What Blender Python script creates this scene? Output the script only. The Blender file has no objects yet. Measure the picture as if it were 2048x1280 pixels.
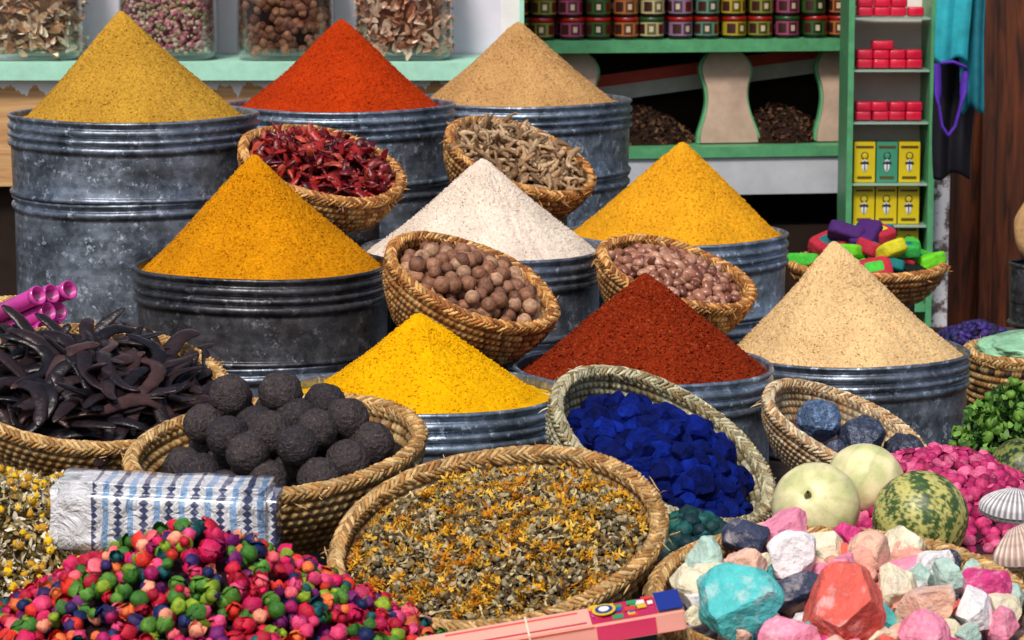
import bpy, bmesh, math, random
import numpy as np
from mathutils import Vector, Matrix, Euler, noise
random.seed(7); rng=np.random.default_rng(7)
C=bpy.context; D=bpy.data
PL=0.5   # platform (table) height

def srgb(r,g,b,k=1.0):
    f=lambda c:((c/255+.055)/1.055)**2.4 if c>10 else c/255/12.92
    return (f(r)*k,f(g)*k,f(b)*k)
rad=math.radians

# ------------------------------------------------------------------ materials
def newmat(name):
    m=D.materials.new(name); m.use_nodes=True
    nt=m.node_tree; b=nt.nodes['Principled BSDF']
    return m,nt,b
def N(nt,t,**k):
    n=nt.nodes.new(t)
    for a,v in k.items():
        if a in n.inputs: n.inputs[a].default_value=v
        else: setattr(n,a,v)
    return n
def noise_node(nt,scale,detail=3,rough=.55,coord='Object'):
    tc=N(nt,'ShaderNodeTexCoord'); n=N(nt,'ShaderNodeTexNoise'); n.inputs['Scale'].default_value=scale
    n.inputs['Detail'].default_value=detail; n.inputs['Roughness'].default_value=rough
    nt.links.new(tc.outputs[coord],n.inputs['Vector']); return n
def ramp(nt,src,stops):
    r=N(nt,'ShaderNodeValToRGB'); e=r.color_ramp.elements
    while len(e)<len(stops): e.new(.5)
    for i,(p,c) in enumerate(stops):
        e[i].position=p; e[i].color=(*c,1)
    nt.links.new(src,r.inputs[0]); return r
def mul(nt,a,b,fac=1,mode='MULTIPLY'):
    m=N(nt,'ShaderNodeMix',data_type='RGBA',blend_type=mode); m.inputs[0].default_value=fac
    nt.links.new(a,m.inputs[6]); nt.links.new(b,m.inputs[7]); return m.outputs[2]
def bump(nt,b,src,dist,strength=1):
    n=N(nt,'ShaderNodeBump'); n.inputs['Strength'].default_value=strength; n.inputs['Distance'].default_value=dist
    nt.links.new(src,n.inputs['Height']); nt.links.new(n.outputs[0],b.inputs['Normal'])

def m_attr(name,rough=.7,nscale=60,lo=.7,hi=1.2,bd=.0015,bscale=200,spec=.3,metal=0,coat=0,patch=None):
    m,nt,b=newmat(name)
    a=N(nt,'ShaderNodeAttribute'); a.attribute_name='Col'
    n=noise_node(nt,nscale,4,.65); r=ramp(nt,n.outputs[0],[(.3,(lo,)*3),(.7,(hi,)*3)])
    out=mul(nt,a.outputs[0],r.outputs[0])
    if patch:
        pc,ps,p0,p1,am=patch
        pn=noise_node(nt,ps,5,.7); pr=ramp(nt,pn.outputs[0],[(p0,(0,0,0)),(p1,(am,)*3)])
        mx=N(nt,'ShaderNodeMix',data_type='RGBA'); nt.links.new(pr.outputs[0],mx.inputs[0]); nt.links.new(out,mx.inputs[6]); mx.inputs[7].default_value=(*pc,1); out=mx.outputs[2]
    nt.links.new(out,b.inputs['Base Color'])
    b.inputs['Roughness'].default_value=rough; b.inputs['Specular IOR Level'].default_value=spec
    b.inputs['Metallic'].default_value=metal; b.inputs['Coat Weight'].default_value=coat
    if bd: bump(nt,b,noise_node(nt,bscale,4).outputs[0],bd)
    return m
def m_powder(name,col,grain=.35,gs=210,spots=None,dark=None,bd=.0042):
    m,nt,b=newmat(name)
    n=noise_node(nt,gs,5,.8)
    c=np.array(col); d=np.array(dark) if dark else c*(1-grain)*np.array([.95,.84,.75])
    hi=np.minimum(c*(1+grain*.8),.97)
    r=ramp(nt,n.outputs[0],[(.35,tuple(d)),(.47,tuple(c)),(.66,tuple(hi))])
    n2=noise_node(nt,9,6,.65); r2=ramp(nt,n2.outputs[0],[(.3,(.86,.83,.80)),(.65,(1.1,1.1,1.08))])
    out=mul(nt,r.outputs[0],r2.outputs[0])
    if spots:
        v=noise_node(nt,gs*.8,3,.9); r3=ramp(nt,v.outputs[0],[(.57,(0,0,0)),(.66,(.85,.85,.85))])
        mx=N(nt,'ShaderNodeMix',data_type='RGBA'); nt.links.new(r3.outputs[0],mx.inputs[0])
        nt.links.new(out,mx.inputs[6]); mx.inputs[7].default_value=(*spots,1); out=mx.outputs[2]
    nt.links.new(out,b.inputs['Base Color']); b.inputs['Roughness'].default_value=.95
    b.inputs['Specular IOR Level'].default_value=.1
    bn=noise_node(nt,gs*.75,6,.8); bump(nt,b,bn.outputs[0],bd,1.0)
    return m
def m_metal(name,base,dark,seed):
    m,nt,b=newmat(name)
    tc=N(nt,'ShaderNodeTexCoord'); mp=N(nt,'ShaderNodeMapping'); mp.inputs['Location'].default_value=(seed,seed*2,seed*.7)
    nt.links.new(tc.outputs['Object'],mp.inputs[0])
    v=N(nt,'ShaderNodeTexVoronoi'); v.inputs['Scale'].default_value=75; nt.links.new(mp.outputs[0],v.inputs['Vector'])
    n=N(nt,'ShaderNodeTexNoise'); n.inputs['Scale'].default_value=8; n.inputs['Detail'].default_value=8; n.inputs['Roughness'].default_value=.75; nt.links.new(mp.outputs[0],n.inputs['Vector'])
    n3=N(nt,'ShaderNodeTexNoise'); n3.inputs['Scale'].default_value=42; n3.inputs['Detail'].default_value=6; n3.inputs['Roughness'].default_value=.8; nt.links.new(mp.outputs[0],n3.inputs['Vector'])
    mp4=N(nt,'ShaderNodeMapping'); mp4.inputs['Scale'].default_value=(6,6,60); nt.links.new(mp.outputs[0],mp4.inputs[0])
    n4=N(nt,'ShaderNodeTexNoise'); n4.inputs['Scale'].default_value=1; n4.inputs['Detail'].default_value=6; nt.links.new(mp4.outputs[0],n4.inputs['Vector'])
    r=ramp(nt,n.outputs[0],[(.38,dark),(.60,base)])
    sp=ramp(nt,v.outputs['Color'],[(0,(.6,.62,.66)),(1,(1.25,1.25,1.28))])
    o=mul(nt,r.outputs[0],sp.outputs[0])
    r4=ramp(nt,n4.outputs[0],[(.3,(.7,.7,.7)),(.7,(1.25,1.25,1.25))]); o=mul(nt,o,r4.outputs[0])
    fl=ramp(nt,n3.outputs[0],[(.57,(0,0,0)),(.62,(.85,.85,.85))])
    mx=N(nt,'ShaderNodeMix',data_type='RGBA'); nt.links.new(fl.outputs[0],mx.inputs[0]); nt.links.new(o,mx.inputs[6])
    mx.inputs[7].default_value=(base[0]*2.0,base[1]*2.0,base[2]*2.0,1)
    nt.links.new(mx.outputs[2],b.inputs['Base Color'])
    b.inputs['Metallic'].default_value=.7
    rr=ramp(nt,n3.outputs[0],[(.3,(.24,)*3),(.7,(.5,)*3)]); nt.links.new(rr.outputs[0],b.inputs['Roughness'])
    bump(nt,b,n.outputs[0],.004,.7)
    return m
def m_plain(name,col,rough=.6,spec=.4,var=.15,scale=15,bd=.001,metal=0,coat=0):
    m,nt,b=newmat(name); c=np.array(col)
    n=noise_node(nt,scale,6,.65)
    r=ramp(nt,n.outputs[0],[(.3,tuple(c*(1-var*1.5))),(.7,tuple(np.minimum(c*(1+var),.95)))])
    nt.links.new(r.outputs[0],b.inputs['Base Color']); b.inputs['Roughness'].default_value=rough
    b.inputs['Specular IOR Level'].default_value=spec; b.inputs['Metallic'].default_value=metal; b.inputs['Coat Weight'].default_value=coat
    if bd: bump(nt,b,n.outputs[0],bd)
    return m
def m_wood(name,c1,c2,vertical=True,rough=.55,drips=None):
    m,nt,b=newmat(name)
    tc=N(nt,'ShaderNodeTexCoord'); mp=N(nt,'ShaderNodeMapping')
    mp.inputs['Scale'].default_value=(14,14,1.2) if vertical else (1.2,14,14)
    nt.links.new(tc.outputs['Object'],mp.inputs[0])
    n=N(nt,'ShaderNodeTexNoise'); n.inputs['Scale'].default_value=3; n.inputs['Detail'].default_value=8; n.inputs['Distortion'].default_value=1.2
    nt.links.new(mp.outputs[0],n.inputs['Vector'])
    r=ramp(nt,n.outputs[0],[(.35,c1),(.65,c2)]); out=r.outputs[0]
    if drips is not None:
        sx=N(nt,'ShaderNodeSeparateXYZ'); nt.links.new(tc.outputs['Object'],sx.inputs[0])
        mp2=N(nt,'ShaderNodeMapping'); mp2.inputs['Scale'].default_value=(30,30,3); nt.links.new(tc.outputs['Object'],mp2.inputs[0])
        n2=N(nt,'ShaderNodeTexNoise'); n2.inputs['Scale'].default_value=1; n2.inputs['Detail'].default_value=3; nt.links.new(mp2.outputs[0],n2.inputs['Vector'])
        ma=N(nt,'ShaderNodeMath',operation='MULTIPLY_ADD'); nt.links.new(n2.outputs[0],ma.inputs[0]); ma.inputs[1].default_value=.13; nt.links.new(sx.outputs[2],ma.inputs[2])
        g=N(nt,'ShaderNodeMath',operation='GREATER_THAN'); nt.links.new(ma.outputs[0],g.inputs[0]); g.inputs[1].default_value=drips
        mx=N(nt,'ShaderNodeMix',data_type='RGBA'); nt.links.new(g.outputs[0],mx.inputs[0]); nt.links.new(out,mx.inputs[6]); mx.inputs[7].default_value=(.72,.72,.74,1); out=mx.outputs[2]
    nt.links.new(out,b.inputs['Base Color']); b.inputs['Roughness'].default_value=rough
    bump(nt,b,n.outputs[0],.002,.5)
    return m
def m_glass(name,tint=(.95,.97,.97)):
    m=D.materials.new(name); m.use_nodes=True; nt=m.node_tree; nt.nodes.clear()
    o=N(nt,'ShaderNodeOutputMaterial'); t=N(nt,'ShaderNodeBsdfTransparent'); t.inputs[0].default_value=(*tint,1)
    g=N(nt,'ShaderNodeBsdfGlossy'); g.inputs['Roughness'].default_value=.05
    f=N(nt,'ShaderNodeLayerWeight'); f.inputs['Blend'].default_value=.35
    r=ramp(nt,f.outputs['Facing'],[(0,(.05,)*3),(1,(.6,)*3)])
    mx=N(nt,'ShaderNodeMixShader'); nt.links.new(r.outputs[0],mx.inputs[0]); nt.links.new(t.outputs[0],mx.inputs[1]); nt.links.new(g.outputs[0],mx.inputs[2])
    nt.links.new(mx.outputs[0],o.inputs[0]); return m

# ------------------------------------------------------------------ mesh tools
class Mass:
    def __init__(s): s.V=[];s.L=[];s.T=[];s.C=[];s.n=0
    def add(s,t,M,col):
        v=t[0]@M[:3,:3].T+M[:3,3]; k=len(v)
        s.V.append(v); s.L.append(t[1]+s.n); s.T.append(t[2]); s.n+=k
        c=np.asarray(col,float)
        if c.ndim==1: c=np.tile(c,(k,1))
        if len(t)>3: c=c*t[3][:,None]
        s.C.append(c)
    def box(s,c,size,col,R=None):
        M=np.eye(4); R=np.eye(3) if R is None else R
        M[:3,:3]=R@np.diag(np.array(size)/2); M[:3,3]=c; s.add(BOX,M,col)
    def build(s,name,mat,smooth=True,parent=None,sharp=None):
        V=np.concatenate(s.V); L=np.concatenate(s.L).astype(np.int32); T=np.concatenate(s.T).astype(np.int32)
        Cc=np.concatenate(s.C)
        me=D.meshes.new(name); me.vertices.add(len(V)); me.vertices.foreach_set('co',V.astype(np.float32).ravel())
        me.loops.add(len(L)); me.loops.foreach_set('vertex_index',L)
        me.polygons.add(len(T)); st=np.concatenate([[0],np.cumsum(T)[:-1]]).astype(np.int32)
        me.polygons.foreach_set('loop_start',st)
        me.polygons.foreach_set('use_smooth',np.full(len(T),smooth))
        me.update(calc_edges=True); me.validate()
        at=me.color_attributes.new('Col','FLOAT_COLOR','POINT')
        at.data.foreach_set('color',np.concatenate([Cc,np.ones((len(Cc),1))],1).astype(np.float32).ravel())
        me.materials.append(mat)
        o=D.objects.new(name,me); C.collection.objects.link(o)
        if parent: o.parent=parent
        return o
def tpl_bm(bm):
    bm.verts.ensure_lookup_table()
    v=np.array([x.co[:] for x in bm.verts]); L=[];T=[]
    for f in bm.faces:
        L+= [x.index for x in f.verts]; T.append(len(f.verts))
    bm.free(); return (v,np.array(L),np.array(T))
def ico(n):
    bm=bmesh.new(); bmesh.ops.create_icosphere(bm,subdivisions=n,radius=1); return tpl_bm(bm)
def uvs(u,v):
    bm=bmesh.new(); bmesh.ops.create_uvsphere(bm,u_segments=u,v_segments=v,radius=1); return tpl_bm(bm)
def cubet():
    bm=bmesh.new(); bmesh.ops.create_cube(bm,size=2); return tpl_bm(bm)
BOX=cubet(); ICO1=ico(1); ICO2=ico(2); ICO3=ico(3); ICO4=ico(4); ICO5=ico(5); ELL=uvs(7,5)
def rrot(maxtilt=None):
    if maxtilt is None:
        q=rng.normal(size=4); q/=np.linalg.norm(q)
        w,x,y,z=q
        return np.array([[1-2*(y*y+z*z),2*(x*y-z*w),2*(x*z+y*w)],[2*(x*y+z*w),1-2*(x*x+z*z),2*(y*z-x*w)],[2*(x*z-y*w),2*(y*z+x*w),1-2*(x*x+y*y)]])
    e=Euler((rng.normal()*maxtilt,rng.normal()*maxtilt,rng.uniform(0,6.283))).to_matrix()
    return np.array(e)
def m4(loc,R=None,s=1.0):
    M=np.eye(4); R=np.eye(3) if R is None else R
    sc=np.diag([s,s,s]) if np.isscalar(s) else np.diag(s)
    M[:3,:3]=R@sc; M[:3,3]=loc; return M
def frame(loc,tilt,roll,yaw=0):
    return np.array(Matrix.Translation(loc)@Euler((rad(tilt),rad(roll),rad(yaw)),'XYZ').to_matrix().to_4x4())
def grid(rings,seg,closed=True):
    n=rings.shape[0]; v=rings.reshape(-1,3)
    i=np.arange(n-1)[:,None]; j=np.arange(seg if closed else seg-1)[None,:]; k=(j+1)%seg
    q=np.stack([i*seg+j,i*seg+k,(i+1)*seg+k,(i+1)*seg+j],-1).reshape(-1,4)
    return (v,q.ravel(),np.full(len(q),4))
def revolve(prof,seg=96):
    th=np.linspace(0,2*np.pi,seg,endpoint=False); p=np.array(prof)
    r=np.stack([p[:,0:1]*np.cos(th),p[:,0:1]*np.sin(th),np.repeat(p[:,1:2],seg,1)],-1)
    return grid(r,seg)
def sweep(pts,radii,seg=6,flat=1.0):
    pts=np.array(pts,float); n=len(pts); T=np.gradient(pts,axis=0); T/=np.linalg.norm(T,axis=1)[:,None]
    up=np.array([0.02,0.03,1.]); rings=[]
    th=np.linspace(0,2*np.pi,seg,endpoint=False)
    for i in range(n):
        a=np.cross(T[i],up); a/=np.linalg.norm(a); b=np.cross(a,T[i])
        rings.append(pts[i]+radii[i]*(np.cos(th)[:,None]*a+flat*np.sin(th)[:,None]*b))
    return grid(np.array(rings),seg)
def join_t(ts):
    V=[];L=[];T=[];S=[];n=0
    for t in ts:
        V.append(t[0]);L.append(t[1]+n);T.append(t[2]);S.append(t[3] if len(t)>3 else np.ones(len(t[0])));n+=len(t[0])
    return (np.concatenate(V),np.concatenate(L),np.concatenate(T),np.concatenate(S))
def rock_t(nc=9,base=None,lo=.55,hi=.85,rough=.0):
    b=base or ICO3; v=b[0].copy()
    for _ in range(nc):
        n=rng.normal(size=3); n/=np.linalg.norm(n); d=rng.uniform(lo,hi)
        pr=v@n; v=v-np.outer(np.maximum(pr-d,0),n)
    v*=rng.uniform(.8,1.15,3)
    o=rng.uniform(0,50,3)
    out=[]
    for p in v:
        k=1+.06*noise.noise(Vector(p*2.5+o))
        if rough: k+=rough*(noise.noise(Vector(p*5+o))+.5*noise.noise(Vector(p*12+o))+.35*noise.noise(Vector(p*28+o)))
        out.append(p*k)
    return (np.array(out),b[1],b[2])
def bud_t():
    """rosebud: small crumpled core wrapped by cupped petals"""
    parts=[]
    o=rng.uniform(0,90,3)
    core=np.array([p*(1+.25*noise.noise(Vector(p*2+o))) for p in ICO1[0]])*np.array([.68,.68,.95]); parts.append((core,ICO1[1],ICO1[2],np.full(len(core),.8)))
    for k in range(5):
        a0=k*2.4+rng.normal()*.2; R=.66+.06*k; op=rng.uniform(-.08,.14); g=np.zeros((5,5,3)); sh=np.zeros((5,5))
        for i in range(5):
            t=i/4
            for j in range(5):
                u=(j/4-.5)*2*1.0*(math.sin(math.pi*(.18+.72*t))); rr=R*(.35+.85*math.sin(math.pi*min(.70,t*.70+.05)))+op*t*t
                rr+=.06*noise.noise(Vector((u*3+o[0],t*3+k,o[1])))
                g[i,j]=(rr*math.cos(a0+u),rr*math.sin(a0+u),-.85+1.65*t-.2*abs(u)*t+.05*rng.normal()*t); sh[i,j]=.6+.6*t
        q=grid(g,5,False); parts.append((*q,sh.ravel()))
    return join_t(parts)
BUDS=[bud_t() for _ in range(10)]; ROCKS=[rock_t() for _ in range(14)]; ROCK2=[rock_t(8,ICO2) for _ in range(10)]
ROCKR=[rock_t(12,ICO4,.55,.82,.028) for _ in range(14)]
def lump_t():
    o=rng.uniform(0,90,3); out=[];sh=[]
    for p in ICO2[0]:
        f=noise.noise(Vector(p*1.8+o)); g=noise.noise(Vector(p*4+o)); out.append(p*(1+.3*f+.16*g)); sh.append(1+.5*g)
    return (np.array(out),ICO2[1],ICO2[2],np.array(sh))
LUMP=[lump_t() for _ in range(8)]
def strip_t(L=1,w=.25,curl=1.,n=5):
    t=np.linspace(-.5,.5,n); x=L*t; z=curl*(t**2)*.8+.1*rng.normal(size=n); y=.2*rng.normal()*t*2
    ww=w*np.cos(t*2.6)
    a=np.stack([x,y-ww,z],-1); b=np.stack([x,y+ww,z+.1*w],-1)
    return grid(np.stack([a,b],1),2,False)
STR=[strip_t(curl=rng.uniform(-1.5,1.5),w=rng.uniform(.15,.35)) for _ in range(10)]
def flower_t():
    parts=[]
    for k in range(7):
        a=k*.9+rng.normal()*.2; s=strip_t(1,.16,rng.uniform(-.8,1.2)); v=s[0]+np.array([.5,0,.0]); tl=rng.uniform(.1,.9)
        v=v@np.array(Euler((0,-tl,a)).to_matrix()).T; parts.append((v,s[1],s[2]))
    parts.append((ICO1[0]*.28,ICO1[1],ICO1[2],np.full(len(ICO1[0]),.6)))
    return join_t(parts)
FLW=[flower_t() for _ in range(8)]
def sun_pts(n,R,jit=.3):
    i=np.arange(n); r=R*np.sqrt((i+.5)/n); th=i*2.399963+rng.normal(size=n)*jit/np.sqrt(i+1)
    sp=R/np.sqrt(n)
    return r*np.cos(th)+rng.normal(size=n)*sp*jit, r*np.sin(th)+rng.normal(size=n)*sp*jit
def dome_t(R,f,seg=48,n=14):
    rr=np.linspace(1,0.001,n)*R; th=np.linspace(0,2*np.pi,seg,endpoint=False)
    r=np.stack([np.outer(rr,np.cos(th)),np.outer(rr,np.sin(th)),np.repeat(f(rr/R)[:,None],seg,1)],-1)
    return grid(r,seg)
def X(M,p): return M[:3,:3]@np.array(p)+M[:3,3]
def pick(pal): return np.array(pal[rng.integers(len(pal))])
def obj_from_tpl(name,t,mat,smooth=True,loc=(0,0,0),parent=None,col=(1,1,1)):
    ms=Mass(); ms.add(t,np.eye(4),col); o=ms.build(name,mat,smooth,parent); o.location=loc; return o
def empty(name,loc=(0,0,0),yaw=0):
    e=D.objects.new(name,None); C.collection.objects.link(e); e.location=loc; e.rotation_euler[2]=rad(yaw); e.empty_display_size=.05; return e

# ------------------------------------------------------------------ drums and powder cones
MET=[m_metal('galvanized_a',(.27,.31,.37),(.07,.085,.105),1.3),m_metal('galvanized_b',(.33,.39,.47),(.10,.13,.165),5.1),
     m_metal('galvanized_dark',(.13,.13,.14),(.028,.027,.03),9.7),m_metal('galvanized_c',(.40,.48,.58),(.14,.19,.24),14.2)]
def drum(x,y,ztop,R,h,mat,ribs=3,top_open=True,name='galvanized_metal_drum'):
    p=[]
    p+=[(R*.97,-h*.6),(R*.972,-.02),(R*.975,-.004)]
    for a in np.linspace(180,-60,9): p.append((R-.002+.0045*math.cos(rad(a)),.0+.0045*math.sin(rad(a))))
    p.append((R-.003,-.008)); z=-.012
    for i in range(ribs):
        hh=(.0085,.0065,.0085)[i%3]
        for a in np.linspace(90,-90,8): p.append((R-.005+.0080*math.cos(rad(a)),z-hh+hh*math.sin(rad(a))))
        z-=2*hh+.004
    zz=z
    p.append((R-.004,zz-.003)); p.append((R-.005,-h*.6)); p.append((R-.005,-h+.016))
    for a in np.linspace(90,-90,6): p.append((R-.004+.006*math.cos(rad(a)),-h+.008+.006*math.sin(rad(a))))
    p.append((R-.01,-h)); p.append((.001,-h))
    t=revolve(p,160); v=t[0]
    o=rng.uniform(0,99)
    th=np.arctan2(v[:,1],v[:,0]); d=1+.004*np.sin(2*th+o)+.0025*np.sin(5*th+o*2)
    d+=np.array([.006*noise.noise(Vector((math.cos(a)*3+o,math.sin(a)*3,zz2*14))) for a,zz2 in zip(th,v[:,2])])
    v[:,0]*=d; v[:,1]*=d
    v[:,2]+=.0018*np.sin(3*th+o)*(v[:,2]>-.1)
    sa=rng.uniform(-2.3,-.9); dd=(th-sa); k=1+.012*np.exp(-(dd/.018)**2); v[:,0]*=k; v[:,1]*=k
    ms=Mass(); ms.add(t,np.eye(4),(1,1,1))
    ob=ms.build(name,mat,True); ob.location=(x,y,ztop); 
    return ob
def cone(name,x,y,z,Rd,fr,h,mat,dx=0,rough=1.0):
    seg=260; rb=Rd*fr; Ri=Rd*.968
    th=np.linspace(0,2*np.pi,seg,endpoint=False)
    rho=np.concatenate([np.linspace(0.001,.08,6),np.linspace(.1,1.0,95)]); rings=[]
    o=rng.uniform(0,99)
    e=.035
    for q in rho:
        zz=h*(1-(math.sqrt(q*q+e*e)-e)/(math.sqrt(1+e*e)-e)); zz-=h*.035*math.sin(math.pi*q)
        row=[]
        for a in th:
            ca,sa=math.cos(a),math.sin(a)
            n1=noise.noise(Vector((ca*1.3+o,sa*1.3,q*1.2)))*.018*q*(1.2-q)*2
            n2=noise.noise(Vector((ca*9+o,sa*9,q*2)))*.0042*q*rough
            n3=noise.noise(Vector((ca*q*60+o,sa*q*60,zz*250)))*.0028*rough
            n4=noise.noise(Vector((ca*q*28+o,sa*q*28,zz*90)))*.0028*rough
            r=q*rb+ (n1+n2+n3+n4)
            row.append((r*ca+dx*(1-q),r*sa,zz-.004+n3*.5))
        rings.append(row)
    for q,zz in ((.3,-.007),(1,-.012)):
        rings.append([((rb+(Ri-rb)*q)*math.cos(a),(rb+(Ri-rb)*q)*math.sin(a),zz+.003*noise.noise(Vector((math.cos(a)*9+o,math.sin(a)*9,q)))) for a in th])
    t=grid(np.array(rings),seg)
    ms=Mass(); ms.add(t,np.eye(4),(1,1,1))
    for _ in range(2600):
        q=rng.uniform(.05,1)**.6; a=rng.uniform(0,2*np.pi); zz=h*(1-(math.sqrt(q*q+e*e)-e)/(math.sqrt(1+e*e)-e))-h*.035*math.sin(math.pi*q)
        n1=noise.noise(Vector((math.cos(a)*1.3+o,math.sin(a)*1.3,q*1.2)))*.018*q*(1.2-q)*2
        r=q*rb+n1+.001; ms.add(ICO1,m4((r*math.cos(a)+dx*(1-q),r*math.sin(a),zz-.003),None,rng.uniform(.0006,.0019)*rough),(1,1,1))
    o=ms.build(name,mat,True); o.location=(x,y,z); return o
def stack(x,y,z,R,h,mi,mj,ribs=3):
    if z-h-PL>.03:
        drum(x,y,z-h-.002,R*.985,z-h-.002-PL,MET[mj],1)
        drum(x,y,z,R,h,MET[mi],ribs)
    else: drum(x,y,z,R,z-PL,MET[mi],ribs)
P=lambda n,*a,**k:m_powder(n,*a,**k)
drums=[
 ('cumin_powder_mound',-.839,6.65,1.118,.275,.175,.86,.232,-.025,0,0,P('cumin',srgb(196,150,54),.42)),
 ('paprika_powder_mound',-.404,7.08,1.106,.27,.175,.85,.205,.002,1,0,P('paprika',srgb(184,56,8),.45)),
 ('ginger_powder_mound',.020,7.45,1.090,.276,.18,.83,.197,-.004,1,1,P('ginger',srgb(198,154,100),.36)),
 ('curry_powder_mound',-.499,5.95,.872,.253,.172,.92,.226,-.014,2,0,P('curry',srgb(212,140,8),.45)),
 ('white_spice_powder_mound',-.064,6.25,.867,.253,.17,.94,.194,.002,0,0,P('white_spice',srgb(246,228,212),.2)),
 ('turmeric_powder_mound',.362,6.6,.858,.248,.17,.93,.207,.014,3,1,P('turmeric_b',srgb(234,166,32),.3)),
 ('turmeric_powder_mound',-.161,5.25,.735,.25,.3,.81,.147,-.004,3,1,P('turmeric_a',srgb(255,188,2),.2)),
 ('chili_flake_mound',.249,5.6,.724,.2445,.3,.91,.182,.003,3,1,P('chili',srgb(140,42,12),.6,200,spots=srgb(196,104,56),bd=.006)),
 ('ground_coriander_mound',.678,6.0,.692,.2455,.3,.92,.226,-.03,0,1,P('coriander',srgb(238,200,146),.3)),
]
for (n,x,y,z,R,h,fr,ch,dx,mi,mj,pm) in drums:
    stack(x,y,z,R,h,mi,mj); cone(n,x,y,z,R,fr,ch,pm,dx,1.5 if 'chili' in n else 1.0)

# ------------------------------------------------------------------ baskets
STRAW=[srgb(205,165,105),srgb(190,145,85),srgb(215,180,125),srgb(170,122,66)]
STRAW_P=[srgb(215,190,150),srgb(200,165,120),srgb(225,205,170),srgb(180,140,96)]
STRAW_O=[srgb(206,148,80),srgb(176,114,52),srgb(222,174,108),srgb(150,92,44)]
STRAW_G=[srgb(190,185,150),srgb(165,155,120),srgb(205,195,160),srgb(150,130,90)]
mbask=m_attr('woven_straw',.6,120,.65,1.2,.0018,350,.4)
def basket(loc,tilt,roll,R,depth,pal=STRAW,rows=8,taper=.33,dark=False,name='wicker_basket',yaw=0):
    M=frame(loc,tilt,roll,yaw); seg=360; W=90; th=np.linspace(0,2*np.pi,seg,endpoint=False)
    rings=[];cols=[]; pal=np.array(pal)
    o=rng.uniform(0,90)
    wob=1+.012*np.sin(2*th+o)+.006*np.sin(5*th+o*3)
    prof=lambda t:(R*(1-taper*t**1.7),-depth*t**.95)
    for side in (1,-1):
        rr=range(rows) if side==1 else range(rows-1,-1,-1)
        rc=rng.uniform(.55,1.2,(rows,W)); ci=rng.integers(len(pal),size=(rows,W))
        for row in rr:
            fs=[0,.15,.32,.5,.68,.85] if side==1 else [.85,.68,.5,.32,.15,0]
            for f in fs:
                t=(row+f)/rows; r,z=prof(t)
                b=math.sin(math.pi*min(1,f+.04))**.8*depth/rows*.55
                ph=th*W+row*math.pi+f*2.6
                off=b*(.66+.34*np.cos(ph))
                r0=(r+side*off-(0 if side==1 else .010))*wob
                z0=z if side==1 else max(z,-depth+.008)
                rings.append(np.stack([r0*np.cos(th),r0*np.sin(th),np.full(seg,z0)],-1))
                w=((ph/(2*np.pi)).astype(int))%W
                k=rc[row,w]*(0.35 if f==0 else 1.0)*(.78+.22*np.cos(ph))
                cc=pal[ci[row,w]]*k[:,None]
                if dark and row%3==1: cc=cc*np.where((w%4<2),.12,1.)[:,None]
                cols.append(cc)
        if side==1:
            r,z=prof(1)
            for q in (.97,.5,.01): rings.append(np.stack([r*q*np.cos(th),r*q*np.sin(th),np.full(seg,-depth)],-1)); cols.append(np.tile(pal[0]*.6,(seg,1)))
            for q in (.01,.5,.93): rings.append(np.stack([r*q*np.cos(th),r*q*np.sin(th),np.full(seg,-depth+.008)],-1)); cols.append(np.tile(pal[0]*.6,(seg,1)))
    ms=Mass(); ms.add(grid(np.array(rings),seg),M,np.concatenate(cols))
    a=.0085+.004*(R/.25)
    tt=revolve([(R-.004+a*.75*math.cos(q),a*.75*math.sin(q)) for q in np.linspace(0,2*np.pi,9)],96); ms.add(tt,M,pal[0]*.3)
    n=int(2*np.pi*R/.0105)
    for row,(phi,sg) in enumerate(((-10,1),(55,-1),(125,1),(185,-1))):
        for i in range(n):
            t=(i+.5*row)/n*2*np.pi; wb=1+.012*math.sin(2*t+o)+.006*math.sin(5*t+o*3)
            er=np.array([math.cos(t),math.sin(t),0]); et=np.array([-math.sin(t),math.cos(t),0]); ez=np.array([0,0,1.])
            nn=math.cos(rad(phi))*er+math.sin(rad(phi))*ez
            sd=np.cross(nn,et); al=rad(38+rng.normal()*6)*sg
            d=math.cos(al)*et+math.sin(al)*sd; s2=np.cross(nn,d)
            L=np.eye(4); L[:3,0]=d*a*1.15*rng.uniform(.85,1.15); L[:3,1]=s2*.0038*rng.uniform(.8,1.15); L[:3,2]=nn*.0042
            L[:3,3]=er*(R*wb-.004)+nn*a*rng.uniform(.66,.80)+ez*.0015*math.sin(4*t+o)
            ms.add(ELL,M@L,pal[rng.integers(len(pal))]*rng.uniform(.65,1.25))
    for i in range(40):
        t=rng.uniform(0,6.28); er=np.array([math.cos(t),math.sin(t),0]); p=er*(R+a*.8)+np.array([0,0,rng.uniform(-.02,.008)])
        ms.add(STR[i%10],M@m4(p,rrot(),(rng.uniform(.015,.03),.004,.01)),pal[0]*1.1)
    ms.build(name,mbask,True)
    return M
def stand(x,y,z,r):
    drum(x,y,z,r,z-PL,MET[2],0,name='metal_can')

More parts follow.
